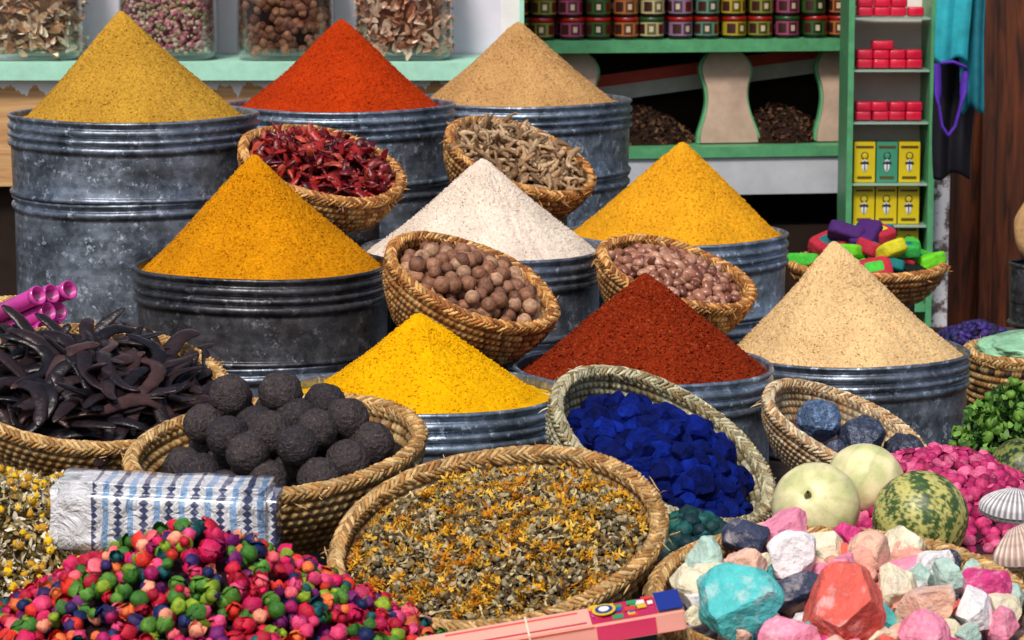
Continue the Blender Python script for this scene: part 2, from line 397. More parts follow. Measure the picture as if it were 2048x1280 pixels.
def curved(L,r,n,bend,flat=.6,lump=.2,hook=0,seg=8,pw=.5):
    t=np.linspace(0,1,n); x=L*(t-.5); y=L*bend*.35*((t-.5)**2)*2; z=L*.08*np.sin(t*5+rng.uniform(0,6))
    rr=r*np.sin(np.clip(t*1.0+.06,0,1)*np.pi*.97)**pw*(1+lump*rng.normal(size=n)); rr[0]*=.35; rr[-1]*=.25
    return sweep(np.stack([x,y,z],-1),np.abs(rr)+r*.03,seg,flat)
def scatter(name,M,R,n,f,tpls,size,pal,mat,tilt=.35,under=None,uf=None,smooth=True,jit=.35,lift=0,off=(0,0),rand=False,zj=.2,rx=1,ry=1,parent=None,cv=.25):
    ms=Mass(); xs,ys=sun_pts(n,R,jit)
    if under is not None:
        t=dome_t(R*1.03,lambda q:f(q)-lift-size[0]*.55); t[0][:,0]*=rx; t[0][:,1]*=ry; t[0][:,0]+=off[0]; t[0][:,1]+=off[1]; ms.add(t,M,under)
    for x,y in zip(xs,ys):
        q=min(1.05,math.hypot(x,y)/R); s=rng.uniform(*size)
        z=float(f(np.array([q]))[0])+rng.uniform(-zj,zj)*s
        L=m4((x*rx+off[0],y*ry+off[1],z),rrot(None if rand else tilt),s)
        ms.add(tpls[rng.integers(len(tpls))],M@L,pick(pal)*rng.uniform(1-cv,1+cv))
    return ms.build(name,mat,smooth)
domef=lambda z0,h,p=2:(lambda q:z0+h*(1-np.clip(q,0,1)**p))
# ---- chili basket
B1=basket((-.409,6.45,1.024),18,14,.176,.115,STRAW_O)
stand(-.395,6.47,.905,.11)
mch=m_attr('dried_chili_skin',.3,80,.5,1.35,.002,120,.5)
CH=[curved(1,.17,10,rng.uniform(-2,2),.4,.32) for _ in range(12)]
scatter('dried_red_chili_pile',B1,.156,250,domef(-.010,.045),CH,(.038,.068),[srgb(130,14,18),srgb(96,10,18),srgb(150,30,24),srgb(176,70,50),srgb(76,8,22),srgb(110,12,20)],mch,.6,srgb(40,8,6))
# ---- root basket
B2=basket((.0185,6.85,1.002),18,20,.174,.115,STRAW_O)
stand(.02,6.87,.885,.11)
mroot=m_attr('dried_root_skin',.8,90,.55,1.3,.003,160,.2)
RT=[curved(1,.085,14,rng.uniform(-1.8,1.8),.9,.25) for _ in range(10)]
scatter('dried_root_pile',B2,.152,250,domef(-.010,.045),RT,(.055,.090),[srgb(186,154,118),srgb(160,128,96),srgb(200,170,134),srgb(136,106,78)],mroot,.55,srgb(50,36,24))
# ---- brown balls
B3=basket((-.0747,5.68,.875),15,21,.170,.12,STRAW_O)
stand(-.08,5.71,.745,.075)
mball=m_attr('gall_nut_shell',.55,130,.55,1.25,.002,200,.35)
def ball_t(a1=.07,a2=.03,a3=0.,tipk=True,base=None):
    b=base or ICO3; o=rng.uniform(0,99,3); v=b[0].copy(); sh=[]
    out=[]
    for p in v:
        n=noise.noise(Vector(p*1.8+o)); g=noise.noise(Vector(p*5+o)); h=noise.noise(Vector(p*13+o)) if a3 else 0; out.append(p*(1+a1*n+a2*g+a3*h)); sh.append(1+.35*g)
    out=np.array(out); m=np.array(sh)
    if tipk:
        tip=out[:,2]>.93; out[tip,2]+=.10; m[tip]*=.35
    return (out,b[1],b[2],m)
BL=[ball_t() for _ in range(6)]; BD=[ball_t(.08,.05,.035,False,ICO4) for _ in range(8)]
PB=[srgb(160,114,86),srgb(138,94,70),srgb(182,140,110),srgb(120,80,60)]
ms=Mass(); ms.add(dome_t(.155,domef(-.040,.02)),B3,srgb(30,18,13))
for zl,Rr,cnt,hh in ((-.016,.145,72,.012),(.010,.120,48,.014),(.024,.06,12,.01)):
    xs,ys=sun_pts(cnt,Rr,.15)
    for x,y in zip(xs,ys):
        s=rng.uniform(.0125,.0180); ms.add(BL[rng.integers(6)],B3@m4((x,y,zl+hh*(1-(x*x+y*y)/Rr**2)),rrot(),s),pick(PB)*rng.uniform(.85,1.2))
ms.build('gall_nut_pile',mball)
# ---- argan nuts
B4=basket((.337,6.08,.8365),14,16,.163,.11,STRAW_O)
stand(.337,6.11,.72,.10)
malm=m_attr('argan_nut_shell',.3,60,.75,1.25,.0006,200,.5,patch=(srgb(204,164,140),60,.54,.64,.6))
v=uvs(14,10); a=v[0].copy(); k=1-.3*np.clip(a[:,0],0,1)**2; a[:,1]*=.66*k; a[:,2]*=.56*k; AL=[(a,v[1],v[2])]
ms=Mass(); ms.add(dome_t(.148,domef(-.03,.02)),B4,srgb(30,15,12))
for zl,Rr,cnt in ((-.010,.139,110),(.004,.115,76),(.016,.075,30)):
    xs,ys=sun_pts(cnt,Rr,.25)
    for x,y in zip(xs,ys):
        s=rng.uniform(.0145,.0190); ms.add(AL[0],B4@m4((x,y,zl+.012*(1-(x*x+y*y)/Rr**2)),rrot(.5),s),pick([srgb(136,84,64),srgb(112,62,48),srgb(156,104,82),srgb(176,128,104)])*rng.uniform(.85,1.15))
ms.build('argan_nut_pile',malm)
# ---- carob pods
B5=basket((-.719,5.1,.770),17,6,.228,.13,STRAW,9)
mpod=m_attr('carob_pod_skin',.34,30,.55,1.5,.003,60,.4)
PD=[curved(1,.088,26,rng.uniform(-2.8,2.8),.38,.05,seg=12,pw=.28) for _ in range(16)]
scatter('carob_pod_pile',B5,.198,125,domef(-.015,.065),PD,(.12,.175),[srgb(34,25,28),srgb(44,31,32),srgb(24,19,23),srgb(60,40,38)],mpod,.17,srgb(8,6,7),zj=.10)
# ---- dark herb balls
B6=basket((-.377,4.72,.739),8,-5,.237,.13,STRAW,9)
mdk=m_attr('seed_ball_crust',.72,170,.35,1.5,.006,170,.35,patch=(srgb(130,116,112),260,.59,.65,.6))
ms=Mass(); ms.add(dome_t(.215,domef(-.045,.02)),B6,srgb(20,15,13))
rb=.0355
for li,(zl,Rr) in enumerate(((-.014,.195),(.036,.150),(.084,.075))):
    sp=.0765; ox,oy=(0,0) if li==0 else ((sp*.5,sp*.29) if li==1 else (0.01,sp*.58))
    for i in range(-4,5):
        for j in range(-4,5):
            x=i*sp+(j%2)*sp*.5+ox; y=j*sp*.866+oy
            if math.hypot(x,y-.0)<Rr+.006 and not (li==2 and y<-.0):
                x+=rng.normal()*.004; y+=rng.normal()*.004
                ms.add(BD[rng.integers(8)],B6@m4((x,y,zl+rng.normal()*.004),rrot(),rb*rng.uniform(.92,1.05)),srgb(60,51,52) if rng.random()<.6 else srgb(48,41,45))
ms.build('black_seed_ball_pile',mdk)
# ---- dried flower basket
B7=basket((-.0226,4.32,.682),18,-8,.2465,.12,STRAW,9,yaw=0)
mfl=m_attr('dried_flower',.85,100,.75,1.2,0,100,.15)
FP=[srgb(218,160,40),srgb(232,186,72),srgb(196,126,28),srgb(128,108,66),srgb(186,172,136),srgb(100,84,62),srgb(150,136,108),srgb(208,146,40),srgb(76,60,44),srgb(206,188,140),srgb(120,112,80)]
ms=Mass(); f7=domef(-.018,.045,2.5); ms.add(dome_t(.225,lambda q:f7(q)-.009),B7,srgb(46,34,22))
xs,ys=sun_pts(8000,.218,.5)
for x,y in zip(xs,ys):
    q=math.hypot(x,y)/.218; cl=noise.noise(Vector((x*26,y*26,3.)))
    z=float(f7(np.array([q]))[0])+rng.uniform(-.004,.007)+.012*noise.noise(Vector((x*40,y*40,0)))
    r=rng.random()
    if r<.24: ms.add(LUMP[rng.integers(8)] if rng.random()<.3 else ICO1,B7@m4((x,y,z),rrot(),(rng.uniform(.003,.0055),)*3),pick([FP[4],FP[5],FP[6],FP[3],FP[8]])*rng.uniform(.7,1.2))
    elif r<.33+cl*.35: ms.add(FLW[rng.integers(8)],B7@m4((x,y,z+.002),rrot(.8),rng.uniform(.008,.014)),pick(FP[:3]+FP[7:8])*rng.uniform(.75,1.15))
    else: ms.add(STR[rng.integers(10)],B7@m4((x,y,z),rrot(.6),(rng.uniform(.009,.020),.012,.012)),pick(FP[3:7]+FP[8:] if rng.random()<.86-cl*.3 else FP[:3])*rng.uniform(.65,1.15))
for i in range(60):
    x,y=rng.normal()*.09,rng.normal()*.08
    ms.add(STR[i%10],B7@m4((x,y,.030*(1-(x*x+y*y)/.05)),rrot(.3),(rng.uniform(.03,.06),.004,.02)),srgb(200,176,130))
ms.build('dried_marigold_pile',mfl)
# ---- indigo basket
B8=basket((.2558,4.98,.689),20,27,.2035,.11,STRAW_G,9,.3)
mind=m_attr('indigo_pigment',.85,60,.35,1.3,.003,120,.12)
scatter('indigo_pigment_chunks',B8,.165,165,domef(-.035,.070),ROCKR,(.016,.033),[(.001,.009,.14),(.001,.006,.085),(.002,.014,.20),(.001,.008,.11)],mind,under=(.001,.002,.02),smooth=False,rand=True,off=(.014,-.012))
# ---- mineral stone basket
B9=basket((.6207,5.42,.632),13,22,.167,.08,STRAW_P,7,.3)
mst=m_attr('metallic_stone',.4,120,.4,1.6,.006,90,.6,.25,patch=(srgb(150,170,196),90,.58,.66,.5))
R9=[rock_t(14,ICO4,.74,.92,.05) for _ in range(7)]
ms=Mass()
for i,(x,y,z,r) in enumerate([(-.070,-.045,.018,.050),(.015,-.060,.014,.046),(.100,-.045,.012,.048),(.03,.02,-.02,.034),(.135,.0,.0,.026),(-.03,-.10,-.01,.026),(.06,-.11,-.01,.024)]):
    ms.add(R9[i],B9@m4((x,y,z),rrot(),r),[srgb(84,108,142),srgb(64,72,92),srgb(52,58,76),srgb(84,60,76),srgb(66,72,96),srgb(74,80,100),srgb(50,56,74)][i])
ms.add(dome_t(.13,domef(-.055,.02)),B9,srgb(80,46,66))
ms.build('galena_stones',mst,False)
# ---- rock salt basket
B10=basket((.467,4.1,.635),8,2,.276,.125,STRAW,8)
msalt=m_attr('mineral_salt',.65,45,.8,1.15,.007,70,.35,patch=(srgb(240,226,224),30,.52,.68,.42))
RP=[srgb(80,190,190),srgb(238,234,234),srgb(222,96,82),srgb(236,140,168),srgb(52,60,86),srgb(232,222,190),srgb(234,186,160),srgb(206,60,126),srgb(178,208,196),srgb(226,160,140)]
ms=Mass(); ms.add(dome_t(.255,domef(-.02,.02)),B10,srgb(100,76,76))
key=[(.301,3.95,.668,.062,0),(.455,3.95,.660,.070,2),(.397,4.15,.685,.050,1),(.40,4.28,.695,.040,3),(.341,4.25,.690,.038,4),(.277,4.2,.680,.030,8),(.568,4.27,.682,.032,5),
 (.516,4.2,.682,.034,6),(.663,4.1,.660,.036,7),(.565,4.0,.655,.046,6),(.633,4.0,.650,.034,1),(.614,4.1,.668,.030,8),(.39,4.05,.668,.034,4),(.33,4.12,.68,.034,6),(.455,4.08,.680,.036,3),(.49,4.14,.68,.032,9),(.535,4.08,.668,.040,5),(.455,4.24,.685,.03,5),(.60,4.19,.67,.032,1),(.25,4.08,.66,.035,5),(.37,3.90,.63,.04,3),(.55,3.92,.64,.035,3)]
for i,(x,y,z,r,c) in enumerate(key):
    ms.add(ROCKR[i%14],m4((x,y,z),rrot(),(r*1.15,r*1.1,r*.98)),np.array(RP[c]))
xs,ys=sun_pts(90,.235,.3)
for x,y in zip(xs,ys): ms.add(ROCKR[rng.integers(14)],B10@m4((x,y,.012),rrot(),rng.uniform(.018,.034)),pick(RP)*rng.uniform(.85,1.05))
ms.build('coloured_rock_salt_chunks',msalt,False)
# ---- pumice basket at back right
stand(.872,7.3,.612,.12)
B11=basket((.872,7.3,.695),2,0,.188,.085,STRAW_O,6)
v=ICO4[0]; k=1/(np.abs(v)**6).sum(1)**(1/6); RBs=[((v*k[:,None])*np.array([1,.72,.40]),ICO4[1],ICO4[2])]
ms=Mass(); mpum=m_attr('coloured_pumice',.75,60,.8,1.15,.003,150,.25)
ms.add(dome_t(.17,domef(-.01,.05)),B11,srgb(20,28,20))
PP=[srgb(110,210,40),srgb(70,190,60),srgb(70,30,100),srgb(20,110,110),srgb(180,40,60),srgb(210,200,40),srgb(30,100,140),srgb(90,210,60),srgb(50,160,70)]
for zl,Rr,cnt in ((.01,.155,18),(.045,.12,12),(.08,.06,5)):
    xs,ys=sun_pts(cnt,Rr,.3)
    for x,y in zip(xs,ys):
        M=B11@m4((x,y,zl),rrot(.38),rng.uniform(.036,.048)); c=pick(PP); ms.add(RBs[0],M,c)
        if rng.random()<.35: ms.add(RBs[0],M@m4((0,0,.05),None,(.6,.55,.98)),pick(PP))
ms.build('coloured_pumice_stone_pile',mpum)
# ---- right basket with green bags
B12=basket((1.10,6.3,.640),3,0,.130,.138,STRAW,9,.12,dark=True)
mbag=m_plain('green_plastic_bag',srgb(150,205,165),.25,.6,.25,20,.006,coat=.3)
t=ICO5; v=np.array([p*(1+.16*noise.noise(Vector(p*2.2))+.10*abs(noise.noise(Vector(p*6)))) for p in t[0]]); v*=np.array([.125,.11,.035])
o=obj_from_tpl('green_plastic_bag',(v,t[1],t[2]),mbag,True,(1.12,6.3,.648))
mbl=m_attr('indigo_grain',.6,60,.6,1.4,.001,200,.3)
scatter('dried_indigo_pile',m4((1.09,6.95,PL)),.22,700,domef(0,.105,1.3),ROCK2,(.007,.013),[srgb(40,34,90),srgb(60,40,110),srgb(30,26,60)],mbl,under=srgb(24,20,50),rand=True)

# ------------------------------------------------------------------ loose heaps
mbud=m_attr('dyed_rosebud',.6,160,.65,1.3,.0015,250,.35)
MB=[srgb(200,20,84),srgb(216,60,106),srgb(170,12,44),srgb(232,96,110),srgb(228,110,56),srgb(56,110,34),srgb(130,156,36),srgb(44,26,84),srgb(18,34,84),srgb(214,48,34),srgb(160,16,88),srgb(190,18,50),srgb(226,74,124),srgb(84,134,44),srgb(14,80,84),srgb(104,18,92),srgb(236,150,120)]
ms=Mass(); Mh=m4((-.439,4.0,PL)); hf=lambda q:.262*(1-np.clip(q,0,1)**1.25)
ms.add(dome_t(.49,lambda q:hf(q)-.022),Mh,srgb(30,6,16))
for layer in range(2):
    xs,ys=sun_pts(1500 if layer==0 else 1150,.49,.5)
    for x,y in zip(xs,ys):
        if y>.30: continue
        q=math.hypot(x,y)/.49; s=rng.uniform(.0090,.0140)
        g=noise.noise(Vector((x*14,y*14,7.)))
        c=pick(MB)
        if g>.2 and rng.random()<.6: c=pick([MB[5],MB[6],MB[13]])
        elif g<-.2 and rng.random()<.5: c=pick([MB[0],MB[2],MB[11]])
        tp=BUDS[rng.integers(10)]
        if rng.random()<.45: tp=LUMP[rng.integers(8)]; s*=.85
        ms.add(tp,Mh@m4((x,y,float(hf(np.array([q]))[0])+.010*noise.noise(Vector((x*30,y*30,0)))-.006+layer*.012),rrot(),s*rng.uniform(.85,1.1)),c*rng.uniform(.8,1.25))
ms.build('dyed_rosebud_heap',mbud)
wood=m_wood('crate_wood',srgb(110,78,50),srgb(160,120,80),False)
def crate(x0,x1,y0,y1,z1,z0=PL):
    ms=Mass(); n=3; h=(z1-z0-.012)/n
    for i in range(n):
        z=z0+h*(i+.5)
        for yy in (y0+.005,y1-.005): ms.box(((x0+x1)/2,yy,z),(x1-x0,.01,h-.006),(1,1,1))
        for xx in (x0+.006,x1-.006): ms.box((xx,(y0+y1)/2,z),(.01,y1-y0-.022,h-.006),(1,1,1))
    k=max(2,int((x1-x0)/.08)); w=(x1-x0)/k
    for i in range(k): ms.box((x0+w*(i+.5),(y0+y1)/2,z1-.006),(w-.004,y1-y0,.012),(1,1,1))
    return ms.build('wooden_crate',wood,False)
crate(.475,1.10,4.5,5.2,.565)
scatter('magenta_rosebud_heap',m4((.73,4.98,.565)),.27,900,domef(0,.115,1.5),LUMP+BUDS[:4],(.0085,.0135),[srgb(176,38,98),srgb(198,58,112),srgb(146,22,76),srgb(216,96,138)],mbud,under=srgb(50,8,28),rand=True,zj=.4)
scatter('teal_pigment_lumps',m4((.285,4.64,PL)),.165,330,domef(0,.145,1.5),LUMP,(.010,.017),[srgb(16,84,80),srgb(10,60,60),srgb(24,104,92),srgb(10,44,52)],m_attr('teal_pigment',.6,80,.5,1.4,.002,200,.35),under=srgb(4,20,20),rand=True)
mcam=m_attr('dried_chamomile',.85,90,.75,1.2,0,100,.15)
ms=Mass(); Mc=m4((-.80,4.5,PL)); cf=lambda q:.225*(1-np.clip(q,0,1)**2.2)
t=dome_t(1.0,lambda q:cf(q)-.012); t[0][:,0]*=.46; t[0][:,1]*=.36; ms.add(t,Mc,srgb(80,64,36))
CP=[srgb(222,210,178),srgb(196,176,130),srgb(170,150,100),srgb(120,108,64),srgb(140,112,60),srgb(228,220,194)]
xs,ys=sun_pts(10000,1.0,.5)
for x,y in zip(xs,ys):
    q=math.hypot(x,y); X0,Y0=x*.46,y*.36; z=float(cf(np.array([q]))[0])+rng.uniform(-.004,.008)+.010*noise.noise(Vector((X0*35,Y0*35,0)))
    if y>.75: continue
    r=rng.random()
    if r<.10: 
        M=Mc@m4((X0,Y0,z+.004),rrot(.8),rng.uniform(.0055,.0085)); ms.add(ICO1,M,pick([srgb(228,184,30),srgb(212,164,30),srgb(190,140,40)]))
        ms.add(FLW[rng.integers(8)],M@m4((0,0,-.3),None,1.6),pick([CP[0],CP[5],CP[1]]))
    else: ms.add(STR[rng.integers(10)],Mc@m4((X0,Y0,z),rrot(.7),(rng.uniform(.009,.022),.014,.014)),pick(CP)*rng.uniform(.65,1.1))
ms.build('dried_chamomile_heap',mcam)
mgr=m_attr('green_herb',.6,60,.7,1.3,0,100,.3)
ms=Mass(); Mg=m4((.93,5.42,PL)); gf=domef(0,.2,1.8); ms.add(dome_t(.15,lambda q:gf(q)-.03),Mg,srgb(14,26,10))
xs,ys=sun_pts(800,.17,.5)
for x,y in zip(xs,ys):
    q=math.hypot(x,y)/.17; z=float(gf(np.array([q]))[0])+rng.uniform(-.035,.025)
    for k in range(4):
        c=pick([srgb(60,110,36),srgb(90,140,50),srgb(40,80,28),srgb(116,160,70)])*rng.uniform(.5,1.1)
        ms.add(STR[rng.integers(10)],Mg@m4((x+rng.normal()*.006,y+rng.normal()*.006,z+rng.normal()*.006),rrot(),(rng.uniform(.012,.024),rng.uniform(.014,.026),.015)),c)
    if rng.random()<.2: ms.add(LUMP[rng.integers(8)],Mg@m4((x,y,z+.006),rrot(),rng.uniform(.008,.013)),srgb(96,136,50))
ms.build('green_herb_bunch',mgr)

# ------------------------------------------------------------------ gourds
def gourd(name,x,y,z,r,kind,rot=(0,0,0),sc=(1,1,1)):
    seg,n=160,90; th=np.linspace(0,2*np.pi,seg,endpoint=False); ph=np.linspace(0.01,math.pi-.01,n)
    rings=np.zeros((n,seg,3)); cols=np.zeros((n,seg,3)); o=rng.uniform(0,50)
    for i,p in enumerate(ph):
        rib=1+(.004 if kind=='pale' else .008)*np.cos(10*th)*math.sin(p); R=r*rib
        dip=1-.07*math.exp(-(p/.16)**2)
        rings[i,:,0]=R*math.sin(p)*np.cos(th); rings[i,:,1]=R*math.sin(p)*np.sin(th); rings[i,:,2]=R*math.cos(p)*dip
        for j,t in enumerate(th):
            q=Vector((math.sin(p)*math.cos(t),math.sin(p)*math.sin(t),math.cos(p)))
            if kind=='pale':
                k=min(1,max(0,.5+1.3*noise.noise(q*2.5+Vector((o,0,0))))); a=np.array(srgb(240,230,178)); b=np.array(srgb(206,208,146)); cols[i,j]=a*k+b*(1-k)
                cols[i,j]*=1-.14*max(0,math.cos(10*t+.5*noise.noise(q*4)))**6*math.sin(p)-.5*max(0,noise.noise(q*16)-.35)
            else:
                w=math.cos(9*t+1.4*noise.noise(q*4)); m=noise.noise(q*10)+.8*noise.noise(q*24)
                g=1/(1+math.exp(-7*(w*.55+m*1.5+.05)))
                a=np.array(srgb(196,190,110)) if kind=='striped' else np.array(srgb(120,130,60)); b=np.array(srgb(56,84,42)) if kind=='striped' else np.array(srgb(28,48,26))
                b=b*(1+.5*noise.noise(q*7))
                cols[i,j]=a*(1-g)+b*g
    ms=Mass(); ms.add(grid(rings,seg),np.diag([*sc,1.]),cols.reshape(-1,3))
    ms.add(sweep([(0,0,r*.86),(0,0,r*.98),(.08*r,0,r*1.03)],[r*.10,r*.06,r*.07],8),np.diag([*sc,1.]),srgb(120,110,60))
    o=ms.build(name,mgourd); o.location=(x,y,z); o.rotation_euler=[rad(a) for a in rot]; return o
mgourd=m_attr('gourd_skin',.42,40,.86,1.08,.0015,45,.4)
gourd('pale_gourd',.488,4.72,.642,.071,'pale',(58,-35,0),(1,1,1.0))
gourd('pale_gourd',.588,4.90,.645,.066,'pale',(-30,35,0),(1,1,.96))
gourd('striped_gourd',.645,4.64,.640,.0755,'striped',(-50,-20,0))
gourd('striped_gourd',.868,5.0,.640,.060,'dark',(30,20,0))
# ------------------------------------------------------------------ shells
B13=basket((.83,4.40,.600),4,0,.115,.098,STRAW,7,.2)
mshell=m_attr('seashell',.4,60,.9,1.05,.0004,200,.5)
def shell(x,y,z,r,rot,ca,cb):
    nr,ns=30,161; th=np.linspace(-1.35,1.35,ns); rr=np.linspace(.02,1,nr)
    g=np.zeros((nr,ns,3)); cc=np.zeros((nr,ns,3)); ca=np.array(ca); cb=np.array(cb)
    for i,q in enumerate(rr):
        rib=np.cos(th*40); edge=1+.012*rib*q; w=1-.12*(th/1.35)**2
        g[i,:,0]=r*q*np.sin(th)*edge*w; g[i,:,1]=-r*q*np.cos(th*.93)*edge+r*.45
        g[i,:,2]=r*.55*math.sqrt(max(0,1-q**2))*(1-.25*(th/1.35)**2)*min(1,q*3+.3)+r*.014*rib*q
        k=(.5+.5*rib)[:,None]; cc[i]=ca*k+cb*(1-k)
        if i%7<2: cc[i]*=.85
    top=grid(g,ns,False); ms=Mass(); M=frame((x,y,z),*rot); ms.add(top,M,cc.reshape(-1,3))
    g2=g.copy(); g2[:,:,2]=-g[:,:,2]*.5-.003; ms.add(grid(g2,ns,False),M,(ca*.8+cb*.2))
    ms.box(X(M,(0,r*.46,.002)),(r*.5,r*.14,r*.08),ca*.9,M[:3,:3])
    ms.build('scallop_shell',mshell)
shell(.752,4.42,.700,.060,(12,4,-20),srgb(236,232,228),srgb(120,118,130))
shell(.772,4.36,.652,.075,(10,-14,25),srgb(226,206,190),srgb(170,138,126))
shell(.810,4.27,.625,.066,(14,6,-15),srgb(236,234,232),srgb(130,130,142))
shell(.845,4.42,.66,.065,(10,8,40),srgb(226,216,206),srgb(160,140,132))

# ------------------------------------------------------------------ white/blue package
crate(-.665,-.365,4.31,4.41,.645)
def m_pkg():
    m,nt,b=newmat('printed_plastic_wrap'); tc=N(nt,'ShaderNodeTexCoord'); sx=N(nt,'ShaderNodeSeparateXYZ'); nt.links.new(tc.outputs['Object'],sx.inputs[0])
    def M(op,a,bv=None,cv=None):
        n=N(nt,'ShaderNodeMath',operation=op)
        for i,q in enumerate((a,bv,cv)):
            if q is None: continue
            if isinstance(q,(int,float)): n.inputs[i].default_value=q
            else: nt.links.new(q,n.inputs[i])
        return n.outputs[0]
    dn=noise_node(nt,14,3,.5); dx=M('MULTIPLY_ADD',dn.outputs[0],.014,-.007)
    fx=M('FRACT',M('MULTIPLY',M('ADD',sx.outputs[0],dx),26.)); fz=M('FRACT',M('MULTIPLY',sx.outputs[2],95.))
    tri=M('ABSOLUTE',M('SUBTRACT',fz,.5))
    lim=M('MULTIPLY_ADD',tri,.30,.04)
    navy=M('LESS_THAN',M('ABSOLUTE',M('SUBTRACT',fx,.28)),lim)
    sky=M('LESS_THAN',M('ABSOLUTE',M('SUBTRACT',fx,.78)),.12)
    inx=M('GREATER_THAN',sx.outputs[0],-.105); navy=M('MULTIPLY',navy,inx); sky=M('MULTIPLY',sky,inx)
    a=N(nt,'ShaderNodeMix',data_type='RGBA'); nt.links.new(sky,a.inputs[0]); a.inputs[6].default_value=(.74,.75,.78,1); a.inputs[7].default_value=(*srgb(140,176,216),1)
    c=N(nt,'ShaderNodeMix',data_type='RGBA'); nt.links.new(navy,c.inputs[0]); nt.links.new(a.outputs[2],c.inputs[6]); c.inputs[7].default_value=(*srgb(64,74,112),1)
    nt.links.new(c.outputs[2],b.inputs['Base Color']); b.inputs['Roughness'].default_value=.3; b.inputs['Coat Weight'].default_value=.9; b.inputs['Coat Roughness'].default_value=.06
    n=noise_node(nt,28,5,.6); n.inputs['Distortion'].default_value=1.2; bump(nt,b,n.outputs[0],.024,.9); return m
bm=bmesh.new(); bmesh.ops.create_cube(bm,size=1); bmesh.ops.scale(bm,vec=(.335,.11,.112),verts=bm.verts)
bmesh.ops.bevel(bm,geom=bm.edges[:],offset=.014,segments=4,affect='EDGES'); bmesh.ops.subdivide_edges(bm,edges=bm.edges[:],cuts=5,use_grid_fill=True)
for q in bm.verts:
    n=noise.noise(q.co*26)*.006+noise.noise(q.co*9)*.006+abs(noise.noise(q.co*60))*.003; q.co+=q.co.normalized()*n
t=tpl_bm(bm); o=obj_from_tpl('plastic_wrapped_package',t,m_pkg(),True,(-.510,4.36,.705)); o.rotation_euler=(rad(3),rad(1.5),rad(-3))
# ------------------------------------------------------------------ incense boxes
crate(-.14,.14,3.80,3.98,.612)
mbx=m_attr('printed_card',.4,20,.95,1.03,0,10,.4,0,.2)
def incense(loc,rot,L,W,H,base,deco=True):
    ms=Mass(); M=frame(loc,*rot); R=M[:3,:3]
    bm=bmesh.new(); bmesh.ops.create_cube(bm,size=1); bmesh.ops.scale(bm,vec=(L,W,H),verts=bm.verts); bmesh.ops.bevel(bm,geom=bm.edges[:],offset=.002,segments=2,affect='EDGES')
    ms.add(tpl_bm(bm),M,base)
    e=.0012
    if deco:
        def top(x,y,w,h,c,k=1): ms.box(X(M,(x,y,H/2+e*.5*k)),(w,h,e),c,R)
        def fr(x,z,w,h,c): ms.box(X(M,(x,-W/2-e*.5,z)),(w,e,h),c,R)
        top(-.05,.015,L*.5,.003,srgb(220,90,80)); top(-.05,-.018,L*.55,.003,srgb(196,60,80))
        top(.10,0,.09,W*.9,srgb(190,40,90)); 
        for i in range(26):
            top(.10+rng.uniform(-.038,.038),rng.uniform(-.38,.38)*W,rng.uniform(.006,.016),rng.uniform(.005,.012),pick([srgb(40,90,180),srgb(230,190,40),srgb(220,60,60),srgb(240,230,220),srgb(60,150,90),srgb(200,80,150)]),2+i*.2)
        cy=revolve([(0.0005,.0),(.016,.0),(.016,-.001)],32); 
        for k,(rr,c) in enumerate(((1.0,srgb(230,190,30)),(.75,srgb(30,60,140)),(.45,srgb(240,235,225)))):
            ms.add(cy,M@m4((.075,0,H/2+.0072+.0006*k),None,(rr,rr,1)),c)
        top(L/2-.018,0,.034,W*.98,srgb(30,50,140),8)
        for i in range(4):
            x=-.085+i*.014
            fr(x,-.002,.0035,.018,srgb(226,120,40)); fr(x+.007,-.002,.0035,.018,srgb(226,120,40)); fr(x+.0035,.006,.004,.004,srgb(226,120,40))
        fr(-.05,.0125,L*.6,.0015,srgb(200,90,70)); fr(.10,0,.08,H*.8,srgb(210,60,100))
        ms.box(X(M,(-.03,0,0)),(.0025,W+.003,H+.003),srgb(240,225,200),R)
    ms.build('incense_box',mbx,False)
incense((.052,3.915,.640),(12,-9,4),.36,.055,.03,srgb(240,176,156))
incense((.11,3.86,.602),(12,-4,8),.30,.05,.028,srgb(220,130,150),False)
# ------------------------------------------------------------------ magenta tubes
stand(-.97,5.62,.705,.09)
B14=basket((-.97,5.62,.824),4,0,.105,.115,STRAW,6,.2)
mtube=m_plain('magenta_plastic_tube',srgb(232,70,180),.25,.5,.1,30,0,coat=.4)
mtube.node_tree.nodes['Principled BSDF'].inputs['Transmission Weight'].default_value=.3
ms=Mass()
dirv=Vector((.12,-.09,.06)).normalized(); q=dirv.to_track_quat('Z','Y').to_matrix(); Rt=np.array(q)
tp=revolve([(.010,-.09),(.0155,-.09),(.0155,.075),(.0145,.078),(.0175,.079),(.0175,.09),(.0145,.09),(.0135,-.05),(.001,-.05)],32)
for i,(a,b) in enumerate([(-.018,0),(.018,0),(0,.031),(-.036,.031),(.036,.031),(.0,-.031),(-.036,-.031)]):
    M=np.eye(4); M[:3,:3]=Rt; M[:3,3]=np.array((-.885,5.38,.838))+Rt@np.array((a,b,rng.uniform(-.012,.012))); ms.add(tp,M,(1,1,1))
ms.build('magenta_tube_bundle',mtube)

# ------------------------------------------------------------------ table / platform
tab=m_wood('table_planks',srgb(50,36,28),srgb(84,62,46),False,.8)
ms=Mass()
for i in range(26):
    y=3.62+.155*i; ms.box((0,y,PL-.02),(3.6,.151,.04),(1,1,1))
for x in (-1.7,0,1.7):
    for y in (3.7,5.6,7.4): ms.box((x,y,(PL-.04)/2),(.08,.08,PL-.04),(1,1,1))
ms.box((0,3.53,PL-.09),(3.6,.03,.14),(1,1,1))
ms.build('market_table',tab,False)
gm=m_plain('street_paving',(.16,.145,.13),.85,.2,.3,3,.01)
ms=Mass(); ms.box((0,10,-.05),(160,160,.1),(1,1,1)); ms.build('ground',gm,False)

